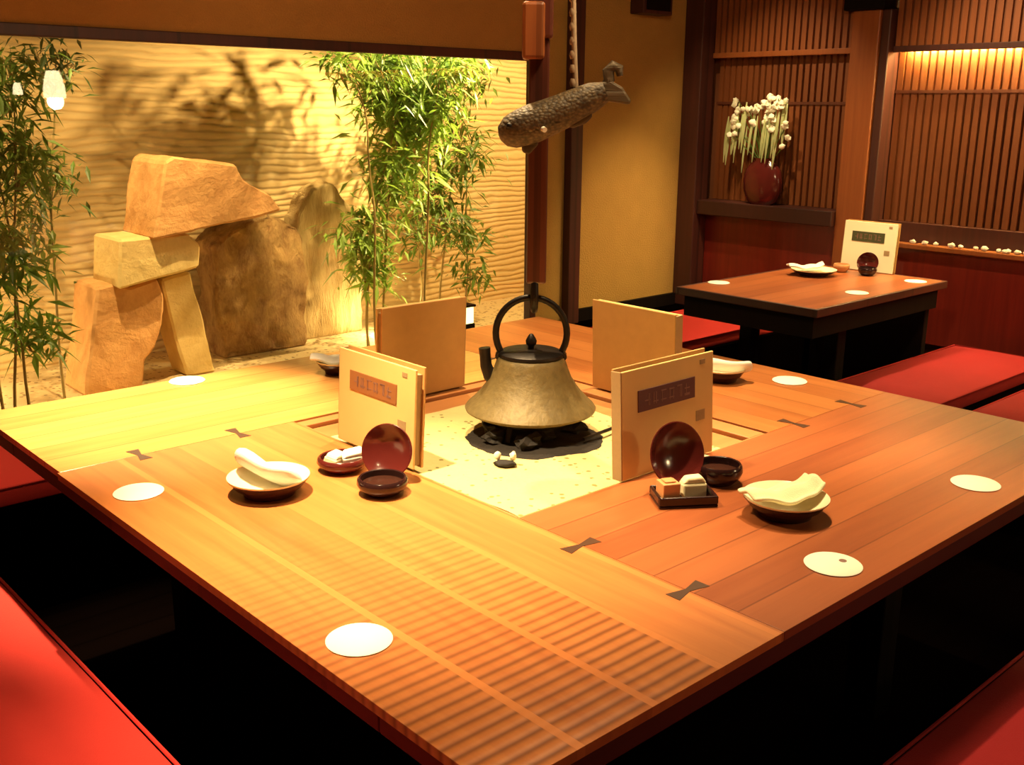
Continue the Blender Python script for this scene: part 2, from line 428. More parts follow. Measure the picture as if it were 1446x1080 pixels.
def stone(name, label, poly, y0, depth, mat, rough=.02, seed=0, sub=.055):
    cx = sum(p[0] for p in poly)/len(poly); zb = min(p[1] for p in poly)
    bm = bmesh.new()
    vs = [bm.verts.new((p[0]-cx, 0, p[1]-zb)) for p in poly]
    f = bm.faces.new(vs)
    r = bmesh.ops.extrude_face_region(bm, geom=[f])
    for v in [q for q in r['geom'] if isinstance(q, bmesh.types.BMVert)]: v.co.y += depth; v.co.x *= .97
    bmesh.ops.recalc_face_normals(bm, faces=bm.faces)
    bmesh.ops.bevel(bm, geom=bm.edges[:], offset=.012, segments=1, affect='EDGES')
    bmesh.ops.triangulate(bm, faces=bm.faces)
    for _ in range(5):
        es = [e for e in bm.edges if e.calc_length() > sub]
        if not es: break
        bmesh.ops.subdivide_edges(bm, edges=es, cuts=1, use_grid_fill=False)
        bmesh.ops.triangulate(bm, faces=bm.faces)
    for v in bm.verts:
        q = v.co*4 + Vector((seed*7.3, seed*2.1, seed*4.4))
        d = noise.noise(q)*.7 + noise.noise(q*2.7)*.4 + noise.noise(q*7)*.2
        v.co += v.normal*d*rough if v.co.z > .02 else Vector((0,0,0))
    me = bpy.data.meshes.new(name); bm.to_mesh(me); bm.free(); me.materials.append(mat)
    for p in me.polygons: p.use_smooth = rough > .03
    if rough > .03: me.set_sharp_from_angle(angle=math.radians(35))
    o = bpy.data.objects.new(name, me); COL.objects.link(o); o.location = (cx, y0, zb+T)
    return tag(o, label, 'stone')
GZ = -.62
stone('stone', 'broad orange sandstone block on top of the garden stone pile',
      [(1.48,.515),(1.529,.541),(1.859,.491),(1.894,.417),(2.053,.329),(2.108,.246),(1.79,.194),(1.393,.143)], 4.13, .42, M['stoneO'], .014, 1)
stone('stone', 'small pale yellow sandstone block second from top of the garden pile',
      [(1.249,.150),(1.60,.158),(1.664,.09),(1.648,-.022),(1.406,-.060),(1.224,-.092)], 4.19, .36, M['stoneY'], .010, 2)
stone('stone', 'upright orange stone slab under the pale yellow block in the garden',
      [(1.15,-.085),(1.227,-.075),(1.313,-.103),(1.455,-.068),(1.484,-.165),(1.464,-.31),(1.426,-.415),(1.36,-.48),(1.33,GZ),(1.04,GZ)], 4.27, .32, M['stoneO'], .014, 3)
stone('stone', 'narrow leaning pale stone slab beside the upright orange slab',
      [(1.495,-.085),(1.655,-.060),(1.698,-.239),(1.757,-.597),(1.765,GZ),(1.60,GZ),(1.547,-.409)], 4.32, .2, M['stoneY'], .012, 4)
stone('rock', 'large rough brown rock with ridged face in the garden',
      [(1.922, 0.024), (2.032, 0.097), (2.266, 0.191), (2.476, 0.108), (2.515, -0.253), (2.475, -0.554), (2.476, -0.62), (1.936, -0.62), (1.948, -0.554), (1.913, -0.311)], 4.56, .27, M['stoneR'], .06, 5, .045)
stone('rock', 'tall pale striated rock between rough brown rock and bamboo',
      [(2.537, 0.141), (2.644, 0.295), (2.794, 0.337), (2.916, 0.182), (2.979, -0.308), (2.981, -0.62), (2.496, -0.62), (2.496, -0.255)], 4.70, .2, M['stoneP'], .045, 6, .05)

def bamboo(label, clusters, stems, y, leaf, nleaf, dy=.16, group=None, ll=.085):
    bx = sum(s[0][0] for s in stems)/len(stems)
    t = thing('bamboo_plant', label, 'bamboo', (bx, y, GZ), group=group)
    for st in stems:
        m = MB(); pts = []; rad = []
        n = 14
        for i in range(n+1):
            q = i/n*(len(st)-1); k = min(int(q), len(st)-2); fr = q-k
            x = st[k][0]*(1-fr)+st[k+1][0]*fr; z = st[k][1]*(1-fr)+st[k+1][1]*fr
            pts.append((x-bx, (st[0][2] if len(st[0]) > 2 else 0)+.015*math.sin(i), z-GZ)); rad.append(.0075*(1-.55*i/n))
        m.tube(pts, rad, 8); obj('culm', m, M['culm'], t, smooth=True)
    lf = MB()
    for (cx, cz, r) in clusters:
        cnt = int(nleaf*(r/.17)**1.6)
        for k in range(cnt):
            a = random.gauss(0, .5)*r; b_ = random.gauss(0, .52)*r; d = random.gauss(0, dy*.6)
            p = Vector((cx-bx+a, d, cz-GZ+b_))
            yaw = random.uniform(0, 2*PI); pit = random.uniform(-1.05, .25)
            L = ll*random.uniform(.6, 1.25); wd = L*random.uniform(.085, .13)
            dr = Vector((math.cos(yaw)*math.cos(pit), math.sin(yaw)*math.cos(pit), math.sin(pit)))
            sd = dr.cross(Vector((0,0,1))).normalized(); up = sd.cross(dr)
            roll = random.uniform(-.7, .7); sd, up = sd*math.cos(roll)+up*math.sin(roll), up*math.cos(roll)-sd*math.sin(roll)
            q = p+dr*L*.4; e = p+dr*L-Vector((0,0,L*.12))
            lf.add([p, q+sd*wd+up*wd*.3, q, q-sd*wd+up*wd*.3, e], [(0,1,2),(0,2,3),(1,4,2),(2,4,3)])
        for k in range(5):
            st = random.choice(stems); i = random.randrange(len(st))
            a = Vector((cx-bx, 0, cz-GZ-r*.8)); e = Vector((cx-bx+random.gauss(0,.5)*r, random.gauss(0,dy*.4), cz-GZ+random.gauss(.1,.5)*r))
            tw = MB(); tw.tube([a, (a+e)/2+Vector((0,0,.02)), e], [.003,.0025,.0015], 5); obj('branch', tw, M['culm'], t)
    obj('foliage', lf, leaf, t)
    return t
bamboo('tall bamboo with bright leaves in the middle of the garden',
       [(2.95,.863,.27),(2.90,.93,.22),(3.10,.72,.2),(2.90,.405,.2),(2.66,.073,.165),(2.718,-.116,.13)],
       [[(2.675,GZ),(2.70,0),(2.85,.5),(2.98,1.05)], [(2.80,GZ),(2.80,-.1),(2.88,.4),(2.95,.9)], [(2.72,GZ,.05),(2.69,-.1),(2.66,.2)]], 4.2, M['leafb'], 330, ll=.115)  # foliage in the palest of the bamboo greens
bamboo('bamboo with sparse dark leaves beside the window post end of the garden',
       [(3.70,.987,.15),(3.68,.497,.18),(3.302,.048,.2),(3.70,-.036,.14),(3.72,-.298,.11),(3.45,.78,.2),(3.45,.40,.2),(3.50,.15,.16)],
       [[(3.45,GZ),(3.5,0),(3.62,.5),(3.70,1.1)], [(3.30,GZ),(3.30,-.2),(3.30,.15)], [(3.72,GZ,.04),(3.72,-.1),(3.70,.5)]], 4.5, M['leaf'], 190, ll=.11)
bamboo('low hanging bamboo sprays along the top of the window glass',
       [(2.43,1.0,.10),(3.12,1.0,.2),(2.72,.99,.17)],
       [[(2.95,GZ),(2.97,.2),(3.02,.7),(3.10,1.1)], [(2.60,GZ),(2.60,.2),(2.58,.7),(2.45,1.05)]], 4.0, M['leaf'], 260, ll=.11)
bamboo('dark green bamboo clump at the window edge beside the stone pile',
       [(.773,.885,.14),(.752,.564,.19),(.70,.172,.17),(.735,-.195,.125),(.55,.7,.2),(.5,.2,.22)],
       [[(.63,GZ),(.67,-.2),(.74,.4),(.79,.95)], [(.70,GZ),(.69,-.2),(.70,.3),(.6,.9)], [(.60,GZ,.04),(.58,0),(.52,.6)]], 4.0, M['leaf'], 260, ll=.11)
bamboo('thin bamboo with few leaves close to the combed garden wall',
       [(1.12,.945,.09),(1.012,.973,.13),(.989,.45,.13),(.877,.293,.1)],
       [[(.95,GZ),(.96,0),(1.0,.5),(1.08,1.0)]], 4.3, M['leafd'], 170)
t = thing('garden_lantern', 'small glowing square lantern low in the garden behind a menu', 'lantern', (3.33, 4.1, GZ))
m = MB(); m.box((-.045,-.045,.10), (.045,.045,.205)); obj('lamp_shade', m, M['lantern'], t, bevel=.006)
m = MB(); m.box((-.05,-.05,0), (.05,.05,.10)); obj('lantern_base', m, M['dark'], t, bevel=.004)
m = MB(); m.box((-.055,-.055,.205), (.055,.055,.22)); obj('lantern_cap', m, M['dark'], t, bevel=.004)

# ------------------------------------------------------------------ main table
def board(name, poly, mat, parent, z0=-.045, z1=0, **k):
    m = MB(); m.prism(poly, z0, z1); return obj(name, m, mat, parent, bevel=.003, **k)
def rect(x0, y0, x1, y1): return [(x0,y0),(x1,y0),(x1,y1),(x0,y1)]
tb = thing('hearth_table', 'large square low wooden table with a sand hearth in its centre', 'table', (0,0,-.76))
Z = .76
def tboard(name, x0, y0, x1, y1, mat):
    m = MB(); e = .0006
    m.prism(rect(e, e, x1-x0-e, y1-y0-e), -.016, 0)
    return obj(name, m, mat, tb, (x0,y0,Z), bevel=.0006)
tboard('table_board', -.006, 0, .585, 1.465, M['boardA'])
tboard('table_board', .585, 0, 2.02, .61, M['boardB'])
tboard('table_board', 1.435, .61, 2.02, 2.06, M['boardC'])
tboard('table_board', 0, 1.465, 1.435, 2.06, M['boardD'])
for (x, y, a) in ((.585,.19,0),(.582,.437,0),(.18,1.467,PI/2),(.43,1.469,PI/2),(1.55,.612,PI/2),(1.83,.612,PI/2),(1.435,1.65,0),(1.435,1.88,0)):
    m = MB(); m.prism([(-.040,-.015),(0,-.005),(.040,-.015),(.040,.015),(0,.005),(-.040,.015)], -.006, .0008)
    obj('butterfly_key', m, M['key'], tb, (x,y,Z), (0,0,a))
m = MB()
for (x0,y0,x1,y1) in ((.30,.30,1.72,.33),(.30,1.73,1.72,1.76),(.30,.33,.33,1.73),(1.69,.33,1.72,1.73)): m.box((x0,y0,Z-.15), (x1,y1,Z-.045))
obj('apron', m, M['dark'], tb)
m = MB(); ring(m, (.003,.004,2.016,2.056), (.26,.26,1.76,1.80), Z-.052, Z-.0162); obj('edge_band', m, M['edge'], tb, bevel=.003)
for (x, y) in ((.38,.38),(1.64,.38),(.38,1.68),(1.64,1.68)):
    m = MB(); m.box((-.045,-.045,0), (.045,.045,Z-.045)); obj('leg', m, M['dark'], tb, (x,y,0), bevel=.006)
m = MB()
o_ = (.585+.001,.61+.001,1.435-.001,1.465-.001); i_ = (.607,.632,1.272,1.330)
ring(m, (o_[0],o_[1],1.368,1.42), i_, Z-.22, Z-.014); ring(m, o_, (.597,.622,1.372,1.424), Z-.22, Z-.004)
m.box((o_[0],o_[1],Z-.24), (o_[2],o_[3],Z-.22))
obj('hearth_box', m, M['rim'], tb, bevel=.002)

m = MB(); n = 40; vs = []; fs = []
for j in range(n+1):
    for i in range(n+1):
        x = .6075+(1.2715-.6075)*i/n; y = .6325+(1.3295-.6325)*j/n
        d = math.hypot(x-1.01, y-1.02)
        z = -.012 + .004*noise.noise(Vector((x*9,y*9,0))) - .018*math.exp(-(d/.15)**4)
        vs.append((x-1.0, y-1.03, z))
for j in range(n):
    for i in range(n):
        a = j*(n+1)+i; fs.append((a, a+1, a+n+2, a+n+1))
m.add(vs, fs)
b0 = len(vs); m.add([(-.3925,-.3975,-.2),(.2715,-.3975,-.2),(.2715,.2995,-.2),(-.3925,.2995,-.2)], [(0,3,2,1)])
tag(obj('sand_bed', m, M['sand'], loc=(1.0,1.03,0), smooth=True), 'pale speckled sand filling the square hearth of the big table', 'sand', kind='stuff')

m = MB()
prof = [(0,-.006)] + [(.172*q, .010*math.cos(q*PI/2)**.6) for q in (0.02,.25,.5,.7,.85,.95,1)] + [(.165,-.02),(0,-.02)]
m.lathe([(0,.012),(.06,.012),(.11,.010),(.165,.006),(.192,-.006),(.15,-.012),(0,-.012)], 48)
for k, v in enumerate(m.v):
    a = math.atan2(v[1], v[0]); r = 1+.09*noise.noise(Vector((math.cos(a)*2.2, math.sin(a)*2.2, 4)))
    m.v[k] = (v[0]*r, v[1]*r*.92, v[2]+.004*noise.noise(Vector(v)*40))
tag(obj('ash_heap', m, M['ash'], loc=(.985,.985,-.018), rot=(0,0,-.72), smooth=True), 'black ash heap on the hearth sand under the kettle', 'ash', kind='stuff')
coal_l = ['charcoal lump in black ash nearest the two white shells', 'charcoal lump under the kettle beside the trivet leg facing the bamboo garden',
          'charcoal lump at the ash edge next to the iron fire stick', 'charcoal lump at the ash edge towards the menu with the brown plaque', 'largest charcoal lump in the middle of the ash under the kettle']
for k, (x, y, s_) in enumerate(((.915,.935,.028),(.93,1.09,.026),(1.085,.945,.027),(.885,1.02,.025),(.99,.96,.034))):
    m = MB(); m.blob((0,0,s_*.55), (s_*1.25,s_*.9,s_*.62), .9, k+3, lv=2)
    tag(obj('charcoal', m, M['coal'], loc=(x,y,-.009), rot=(0,0,k*1.1)), coal_l[k], 'charcoal', 'charcoal under the kettle')

# frame whose x axis points to the picture side of the hearth (spout, handle and fish lie along it)
KA = math.atan2(-.685, .728)
# trivet
t = thing('trivet', 'black iron ring trivet carrying the kettle over the ash', 'trivet', (1.012,1.033,-.022), KA)
m = MB(); m.tube([(.10*math.cos(2*PI*k/36), .10*math.sin(2*PI*k/36), .050) for k in range(36)], .007, 8, closed=True); obj('ring', m, M['blackiron'], t, smooth=True)
for k in range(3):
    a = 2*PI*k/3+PI*.55+.4; m = MB(); c, s_ = math.cos(a), math.sin(a)
    m.tube([(c*.115,s_*.115,.008),(c*.112,s_*.112,.03),(c*.10,s_*.10,.052)], [.010,.008,.007], 8); obj('leg', m, M['blackiron'], t, smooth=True)
# kettle
t = thing('iron_kettle', 'cone shaped cast iron kettle with tall hoop handle over the hearth', 'kettle', (1.012,1.033,.035), KA)
m = MB()
m.lathe([(0,0),(.10,.0),(.125,.003),(.148,.008),(.163,.015),(.165,.020),(.160,.027),(.146,.040),(.130,.057),(.115,.077),(.102,.098),(.093,.120),(.087,.138),(.083,.148),(.078,.152),(.0,.154)], 64)
obj('body', m, M['iron'], t, smooth=True)
m = MB(); m.lathe([(0,.150),(.079,.150),(.082,.154),(.081,.160),(.074,.164),(.05,.168),(0,.170)], 48); lid = obj('lid', m, M['blackiron'], t, smooth=True)
m = MB(); m.lathe([(.007,.168),(.008,.176),(.013,.182),(.014,.190),(.010,.198),(.005,.206),(0,.208)], 20); obj('lid_knob', m, M['blackiron'], lid, smooth=True)
m = MB(); pts = []
for k in range(29):
    a = -.62+(PI+1.24)*k/28
    pts.append((.088*math.cos(a), 0, .208+.090*math.sin(a)))
pts = [(.079,0,.145)] + pts + [(-.079,0,.145)]
m.tube(pts, .0085, 12); obj('handle', m, M['blackiron'], t, smooth=True)
for sx in (-1,1):
    m = MB(); m.tube([(sx*.079,-.014,.152),(sx*.079,.014,.152)], .010, 12); obj('handle_lug', m, M['blackiron'], t, smooth=True)
m = MB(); m.tube([(-.085,0,.085),(-.103,0,.100),(-.112,0,.125),(-.114,0,.150),(-.116,0,.170)], [.020,.017,.015,.014,.015], 14); obj('spout', m, M['blackiron'], t, smooth=True)
# fire stick and shells in the sand
m = MB(); m.tube([(0,0,.012),(.12,.03,.010),(.19,.05,.004)], [.004,.005,.004], 8)
tag(obj('fire_stick', m, M['blackiron'], loc=(1.04,.872,-.010), rot=(0,0,-.1), smooth=True), 'short black iron fire stick lying across the edge of the ash', 'fire stick')
m = MB(); m.blob((0,0,.008), (.026,.017,.009), .3, 2)
tag(obj('flat_stone', m, M['coal'], loc=(.790,.880,-.014), rot=(0,0,-.75), smooth=True), 'small dark flat stone on hearth sand below two white shells', 'stone')
for k, (dx, dy) in enumerate(((-.012,.016),(.013,-.010))):
    m = MB(); m.blob((0,0,.007), (.0085,.0075,.011), .4, k+8)
    tag(obj('shell', m, M['pebble'], loc=(.797+dx,.885+dy,.002), smooth=True), ['tiny white shell on the dark stone, on the brown plaque menu side', 'tiny white shell on the dark stone, on the plum plaque menu side'][k], 'shell', 'shells on the hearth sand')

# hanging pole, its hook, the fish and the cord
t = thing('kettle_hanger', 'dark wooden hanging pole with iron hook holding the kettle handle', 'hanger', (1.012+.010*.728,1.033-.010*.685,.315), KA)
m = MB(); m.box((-.024,-.022,.055), (.024,.022,.62)); obj('pole', m, M['rodw'], t, bevel=.005)
m = MB(); m.box((-.031,-.03,.62), (.031,.03,1.485)); obj('outer_pole', m, M['rodw'], t, bevel=.008)
m = MB(); m.box((-.040,-.040,.575), (.012,.034,.70)); obj('collar', m, M['cedarpost'], t, bevel=.008)
m = MB(); m.tube([(-.004,-.004,.075),(-.004,-.016,.05),(-.004,-.020,.02),(-.004,-.017,-.002),(-.004,-.004,-.012),(-.004,.010,-.004),(-.004,.016,.012)], [.009,.010,.0105,.010,.009,.008,.005], 10); obj('hook', m, M['blackiron'], t, smooth=True)

fx, fy = 1.012-.685*.072, 1.033-.728*.072
t = thing('carved_fish', 'weathered carved wooden fish tied across the hanging pole', 'carving', (fx+.02*.728, fy-.02*.685, .745), KA)
m = MB()
ctr = [(-.098,-.030),(-.092,-.027),(-.075,-.018),(-.050,-.008),(-.020,.004),(.015,.018),(.050,.033),(.085,.050),(.115,.064),(.140,.074)]
rad = [(.006,.006),(.018,.020),(.028,.030),(.033,.034),(.034,.035),(.032,.033),(.030,.031),(.027,.029),(.024,.026),(.016,.020)]
m.tube([(x,0,z) for x, z in ctr], [(a*1.28, b*1.28) for a, b in rad], 18); obj('body', m, M['scales'], t, smooth=True)
def fin(name, pts, th, par=t):
    q = MB(); q.prism(pts, -th, th, 'y'); return obj(name, q, M['carved'], par, bevel=th*.6)
fin('tail_fin', [(.115,.050),(.150,.052),(.196,.046),(.198,.056),(.178,.084),(.152,.098),(.118,.092)], .013)
m = MB(); m.tube([(.140,0,.080),(.148,0,.10),(.145,0,.118),(.156,0,.130),(.170,0,.124),(.172,0,.108)], [.013,.013,.014,.013,.011,.007], 10); obj('tail_curl', m, M['carved'], t, smooth=True)
fin('belly_fin', [(.03,-.002),(.085,.026),(.110,.036),(.112,.018),(.098,.004),(.07,-.006)], .009)
fin('pectoral_fin', [(-.050,-.036),(-.012,-.020),(-.010,-.044),(-.030,-.066),(-.046,-.062)], .008)
fin('dorsal_fin', [(-.02,.034),(.03,.054),(.075,.066),(.05,.048),(.0,.028)], .006)
for x, z in ((-.076,-.002),):
    m = MB(); m.blob((x,-.036,z), (.007,.006,.007)); obj('eye', m, M['blackiron'], t, smooth=True)
m = MB(); m.tube([(.000,-.040,-.008),(.004,-.049,-.010)], .006, 10); obj('peg', m, M['white'], t, smooth=True)
m = MB()
cd = [(0,0,0),(-.006,.0,.10),(-.018,.01,.40),(-.03,.02,.97)]
m.tube(cd, .006, 8)
for k in range(26):
    z = .03*k+.01; m.lathe([(.0062,-.009),(.0085,0),(.0062,.009)], 10, c=(-.006-.024*(z/.97), .02*z, z))
tag(obj('cord', m, M['cord'], loc=(fx+.093*.728, fy-.093*.685, .828), rot=(0,0,KA), smooth=True), 'twisted cord rising from the back of the carved fish', 'cord')

# ------------------------------------------------------------------ things on the table
def coaster(loc, label, spot=False):
    m = MB(); m.lathe([(0,0),(.049,0),(.051,.0012),(.049,.0028),(0,.003)], 40)
    o = obj('coaster', m, M['white'], loc=loc, smooth=True)
    tag(o, label, 'coaster', 'round paper coasters')
    if spot:
        q = MB(); q.lathe([(0,.003),(.007,.003),(.007,.0034),(0,.0034)], 14, c=(.022,-.006,0)); obj('printed_mark', q, M['ink'], o)
    return o
coaster((.076,.414,.0005), 'round white coaster on the ribbed end of the big table board')
coaster((.080,1.234,.0005), 'round white coaster between the white plate and the table edge above the pit')
coaster((.558,2.02,.0005), 'round white coaster at the table edge in front of the leaning stone slab')
coaster((.86,.082,.0005), 'round white coaster with a small grey mark near the cream towel plate', True)
coaster((1.464,.099,.0005), 'round white coaster alone at the end of the dark red boards')
coaster((1.915,.862,.0005), 'round white coaster near the pink tipped towel at the far table edge')

def plate_thing(label, loc, rz=0, r=.085, h=.040, tilt=0):
    t = thing('plate', label, 'plate', loc, rz, 'cream plates with towels')
    m = MB(); m.lathe([(0,.016),(.45*r,.017),(.75*r,h*.62),(r*.96,h-.002),(r,h),(r*.98,h-.004)], 44); obj('dish', m, M['ceramic'], t, smooth=True)
    m = MB(); m.lathe([(r*.985,h-.0045),(r*.82,h*.45),(.66*r,.010),(.62*r,0),(.56*r,0),(.54*r,.012),(0,.0125)], 44); obj('underside', m, M['glaze'], t, smooth=True)
    return t
def towel_roll(label, loc, rz, L=.15, mat='towel', w_=.024, lift=0.0, fold=True):
    m = MB()
    pts = [(-L/2,0,.020+lift),(-L*.3,.004,.018+lift*.7),(-L*.05,0,.016+lift*.2),(L*.2,-.004,.016),(L*.42,-.002,.022),(L/2,0,.026)]
    m.tube(pts, [(.019,w_*.95),(.019,w_*1.05),(.015,w_*1.05),(.014,w_*1.1),(.013,w_*1.05),(.009,w_*.7)], 14)
    # spiral of the roll at its end and the loose outer flap
    o = obj('towel', m, M[mat], loc=loc, rot=(0,0,rz), smooth=True, sub=1)
    return tag(o, label, 'towel', 'folded hand towels')
def towel_fold(label, loc, rz, mat='towely'):
    m = MB(); n = 12; vs = []; fs = []
    for j in range(7):
        for i in range(n+1):
            u = i/n*2-1; v = j/6*2-1
            x = u*.088; y = v*.046*(1-.25*abs(u)) + .014*u*u
            z = .016 + .018*u*u*(1 if u > 0 else .55) + .009*math.cos(v*PI*1.5)*(1-.3*abs(u)) + .004*math.sin(u*7)
            vs.append((x, y, z))
    for j in range(6):
        for i in range(n):
            a = j*(n+1)+i; fs.append((a, a+1, a+n+2, a+n+1))
    m.add(vs, fs)
    o = obj('towel', m, M[mat], loc=loc, rot=(0,0,rz), smooth=True)
    s = o.modifiers.new('t', 'SOLIDIFY'); s.thickness = .009; s.offset = -1
    d = o.modifiers.new('u', 'SUBSURF'); d.levels = 1; d.render_levels = 1
    return tag(o, label, 'towel', 'folded hand towels')
V45 = KA          # picture-side direction on the table
plate_thing('cream plate on dark foot nearest the menu with the brown plaque', (.283,1.052,0.0005))
towel_roll('rolled white towel lying across the cream plate near the brown plaque menu', (.283,1.056,.027), KA-.50, .165, w_=.034, lift=.024)
plate_thing('cream plate on dark foot nearest the menu with the plum plaque', (1.0,.275,0.0005), 1.0)
towel_fold('folded cream towel with raised corner on the plate near the plum plaque menu', (1.0,.275,.024), KA+.45)
plate_thing('cream plate half hidden behind the menu with the brown plaque', (.953,1.816,0.0005), 2.0, .07)
towel_fold('folded white towel on the plate half hidden behind the brown plaque menu', (.953,1.816,.022), KA+.1, 'towel')
plate_thing('cream plate half hidden behind the menu with the plum plaque', (1.765,1.0,0.0005), 3.0, .07)
towel_roll('rolled white towel with pinkish tip on the plate behind the plum plaque menu', (1.775,.985,.026), KA-.15, .14, lift=.004)

def menu(label, loc, rz, w_, h, cover, plaque, th=.030, lean=.06, plain_back=False, group='upright menu books'):
    t = thing('menu_book', label, 'menu', loc, rz, group)
    R = Matrix.Rotation(-lean, 4, 'X')
    def part(name, lo, hi, mat, par=t, bev=.0015):
        m = MB(); m.box(lo, hi, M=R); return obj(name, m, mat, par, bevel=bev)
    z0 = .002
    fc = part('front_cover', (-w_/2,-th/2,z0), (w_/2,-th/2+.006,h), cover)
    part('back_cover', (-w_/2,th/2-.006,z0), (w_/2,th/2,h+.004), M['kraft'])
    part('pages', (-w_/2+.008,-th/2+.006,z0+.006), (w_/2-.006,th/2-.006,h-.012), M['pages'])
    part('spine', (-w_/2-.003,-th/2+.001,z0), (-w_/2+.002,th/2-.001,h), M['pages'])
    if plaque:
        px0, px1, pz0, pz1 = -w_*.34, w_*.28, h*.60, h*.80
        p = part('title_plaque', (px0,-th/2-.0022,pz0), (px1,-th/2+.001,pz1), plaque, fc, .0006)
        m = MB(); rr = random.Random(5)
        k = 6; cw = (px1-px0)*.84/k
        for q in range(k):
            cx_ = px0+(px1-px0)*.08+cw*(q+.5); zc = (pz0+pz1)/2; hh = (pz1-pz0)*.30
            for _ in range(4):
                if rr.random() < .5:
                    z_ = zc+rr.uniform(-hh,hh); m.box((cx_-cw*.34,-th/2-.0028,z_-.0012),(cx_+cw*.34,-th/2-.002,z_+.0012), M=R)
                else:
                    x_ = cx_+rr.uniform(-.3,.3)*cw; m.box((x_-.0012,-th/2-.0028,zc-hh*.9),(x_+.0012,-th/2-.002,zc+hh*.9), M=R)
        obj('lettering', m, M['ink'], p)
        m = MB(); m.box((w_*.34,-th/2-.001,h*.90), (w_*.40,-th/2+.0005,h*.945), M=R); obj('cover_print', m, M['pages'], fc)
        m = MB(); m.box((w_*.30,-th/2-.001,h*.36), (w_*.40,-th/2+.0005,h*.46), M=R)
        obj('cover_print', m, M['pages'], fc)
    return t
menu('standing menu book with brown plaque, lit cream cover, on the plate side of hearth', (.605,1.115,.0), -PI/2, .30, .228, M['creamboard'], M['plaqueb'])
menu('standing menu book with plum plaque and brown spine beside the round upright bowl', (1.045,.622,.0), 0, .315, .243, M['creamboard'], M['plaque'])
menu('plain backed menu book standing in front of the bamboo garden', (.993,1.462,.0), PI, .29, .262, M['creamboard'], M['plaqueb'], lean=.04)
menu('plain backed menu book standing before the far red seat', (1.432,1.05,.0), PI/2, .30, .256, M['creamboard'], M['plaqueb'], lean=.04)

def pot(name, label, loc, r, h, mat, cat, rim=.8, rz=0, contents=None):
    t = thing(name, label, cat, loc, rz)
    m = MB(); m.lathe([(0,.003),(.55*r,.0),(.62*r,0),(.9*r,h*.35),(r,h*.62),(.97*r,h*.9),(.90*r,h),(.84*r,h*.97),(.84*r,h*.6),(.6*r,h*.3),(0,h*.25)], 36); obj('body', m, mat, t, smooth=True)
    if contents:
        m = MB(); m.lathe([(0,h*.72),(.5*r,h*.70),(.84*r,h*.62)], 24); obj('contents', m, contents, t, smooth=True)
    return t
def upright_bowl(label, loc, rz, r, mat, tilt=.22):
    """a shallow bowl stood on its rim, its back leaning on the menu"""
    t = thing('shallow_bowl', label, 'bowl', loc, rz)
    A = Matrix.Translation((0,0,r*.985)) @ Matrix.Rotation(PI/2-tilt, 4, 'X')
    m = MB(); m.lathe([(0,-.004),(.5*r,-.002),(.85*r,.012),(r,.026),(r*.97,.027),(.8*r,.018),(.45*r,.006),(0,.004)], 44, M=A); obj('body', m, mat, t, smooth=True)
    m = MB(); m.lathe([(.46*r,-.003),(.46*r,-.010),(.40*r,-.010),(.40*r,-.003)], 36, M=A); obj('foot_ring', m, mat, t, smooth=True)
    return t
# set beside the brown plaque menu
upright_bowl('dark shallow bowl on edge leaning on the menu with brown plaque', (.535,.965,0), -PI/2+.5, .060, M['lacquer'], .30)
pot('sauce_pot', 'low round black pot in front of the bowl leaning on brown plaque menu', (.462,.898,.0005), .054, .036, M['blacklacquer'], 'pot', contents=M['glaze'])
pot('sauce_pot', 'low dark red pot holding cream packets beside the brown plaque menu', (.478,1.075,.0005), .056, .032, M['lacquer'], 'pot')
for k, (dx, dy, a, mt, lb) in enumerate(((-.012,.012,.5,'towely','yellow paper packet lying on the dark red pot rim near brown plaque menu'), (.022,-.014,-.4,'white','white paper packet standing in the dark red pot near brown plaque menu'))):
    m = MB(); m.box((-.026,-.016,0),(.026,.016,.014)); m.prism([(-.026,.014),(.026,.014),(.018,.024),(-.018,.022)], -.014, .014, 'y')
    tag(obj('paper_packet', m, M[mt], loc=(.478+dx,1.075+dy,.0175+.006*k), rot=(.25,.1-.2*k,a), bevel=.003), lb, 'packet')
# set beside the plum plaque menu
upright_bowl('dark red shallow bowl on edge leaning on the menu with plum plaque', (.955,.535,0), -.25, .070, M['lacquer'], .30)
t = thing('condiment_tray', 'small black lacquer tray holding an orange wooden block and packet', 'tray', (.900,.452,.0005), KA+.15)
m = MB(); m.box((-.062,-.04,0), (.062,.04,.006)); ring(m, (-.062,-.04,.062,.04), (-.055,-.033,.055,.033), .006, .024); obj('tray_body', m, M['blacklacquer'], t, bevel=.003)
m = MB(); m.box((-.019,-.019,0),(.019,.019,.042)); m.box((-.012,-.012,.042),(.012,.012,.046))
tag(obj('wooden_block', m, M['cube'], loc=(.865,.465,.0075), rot=(0,0,KA+.3), bevel=.004), 'small orange wooden block standing in the black condiment tray', 'block')
m = MB(); m.box((-.026,-.015,0),(.026,.015,.030)); m.prism([(-.026,.030),(.026,.030),(.016,.044),(-.016,.042)], -.013, .013, 'y')
tag(obj('paper_packet', m, M['towely'], loc=(.927,.450,.0075), rot=(0,0,KA+.2), bevel=.004), 'cream paper packet behind the orange block in the black tray', 'packet')
pot('sauce_pot', 'round black pot with a shiny lid beside the plum plaque menu', (1.048,.475,.0005), .052, .044, M['blacklacquer'], 'pot', contents=M['glaze'])
m = MB(); m.blob((0,0,.017), (.042,.026,.018), .35, 4)
tag(obj('napkin', m, M['towely'], loc=(1.075,.560,.0), rot=(0,0,KA), smooth=True), 'crumpled cream napkin between the plum plaque menu and the round black pot', 'napkin')

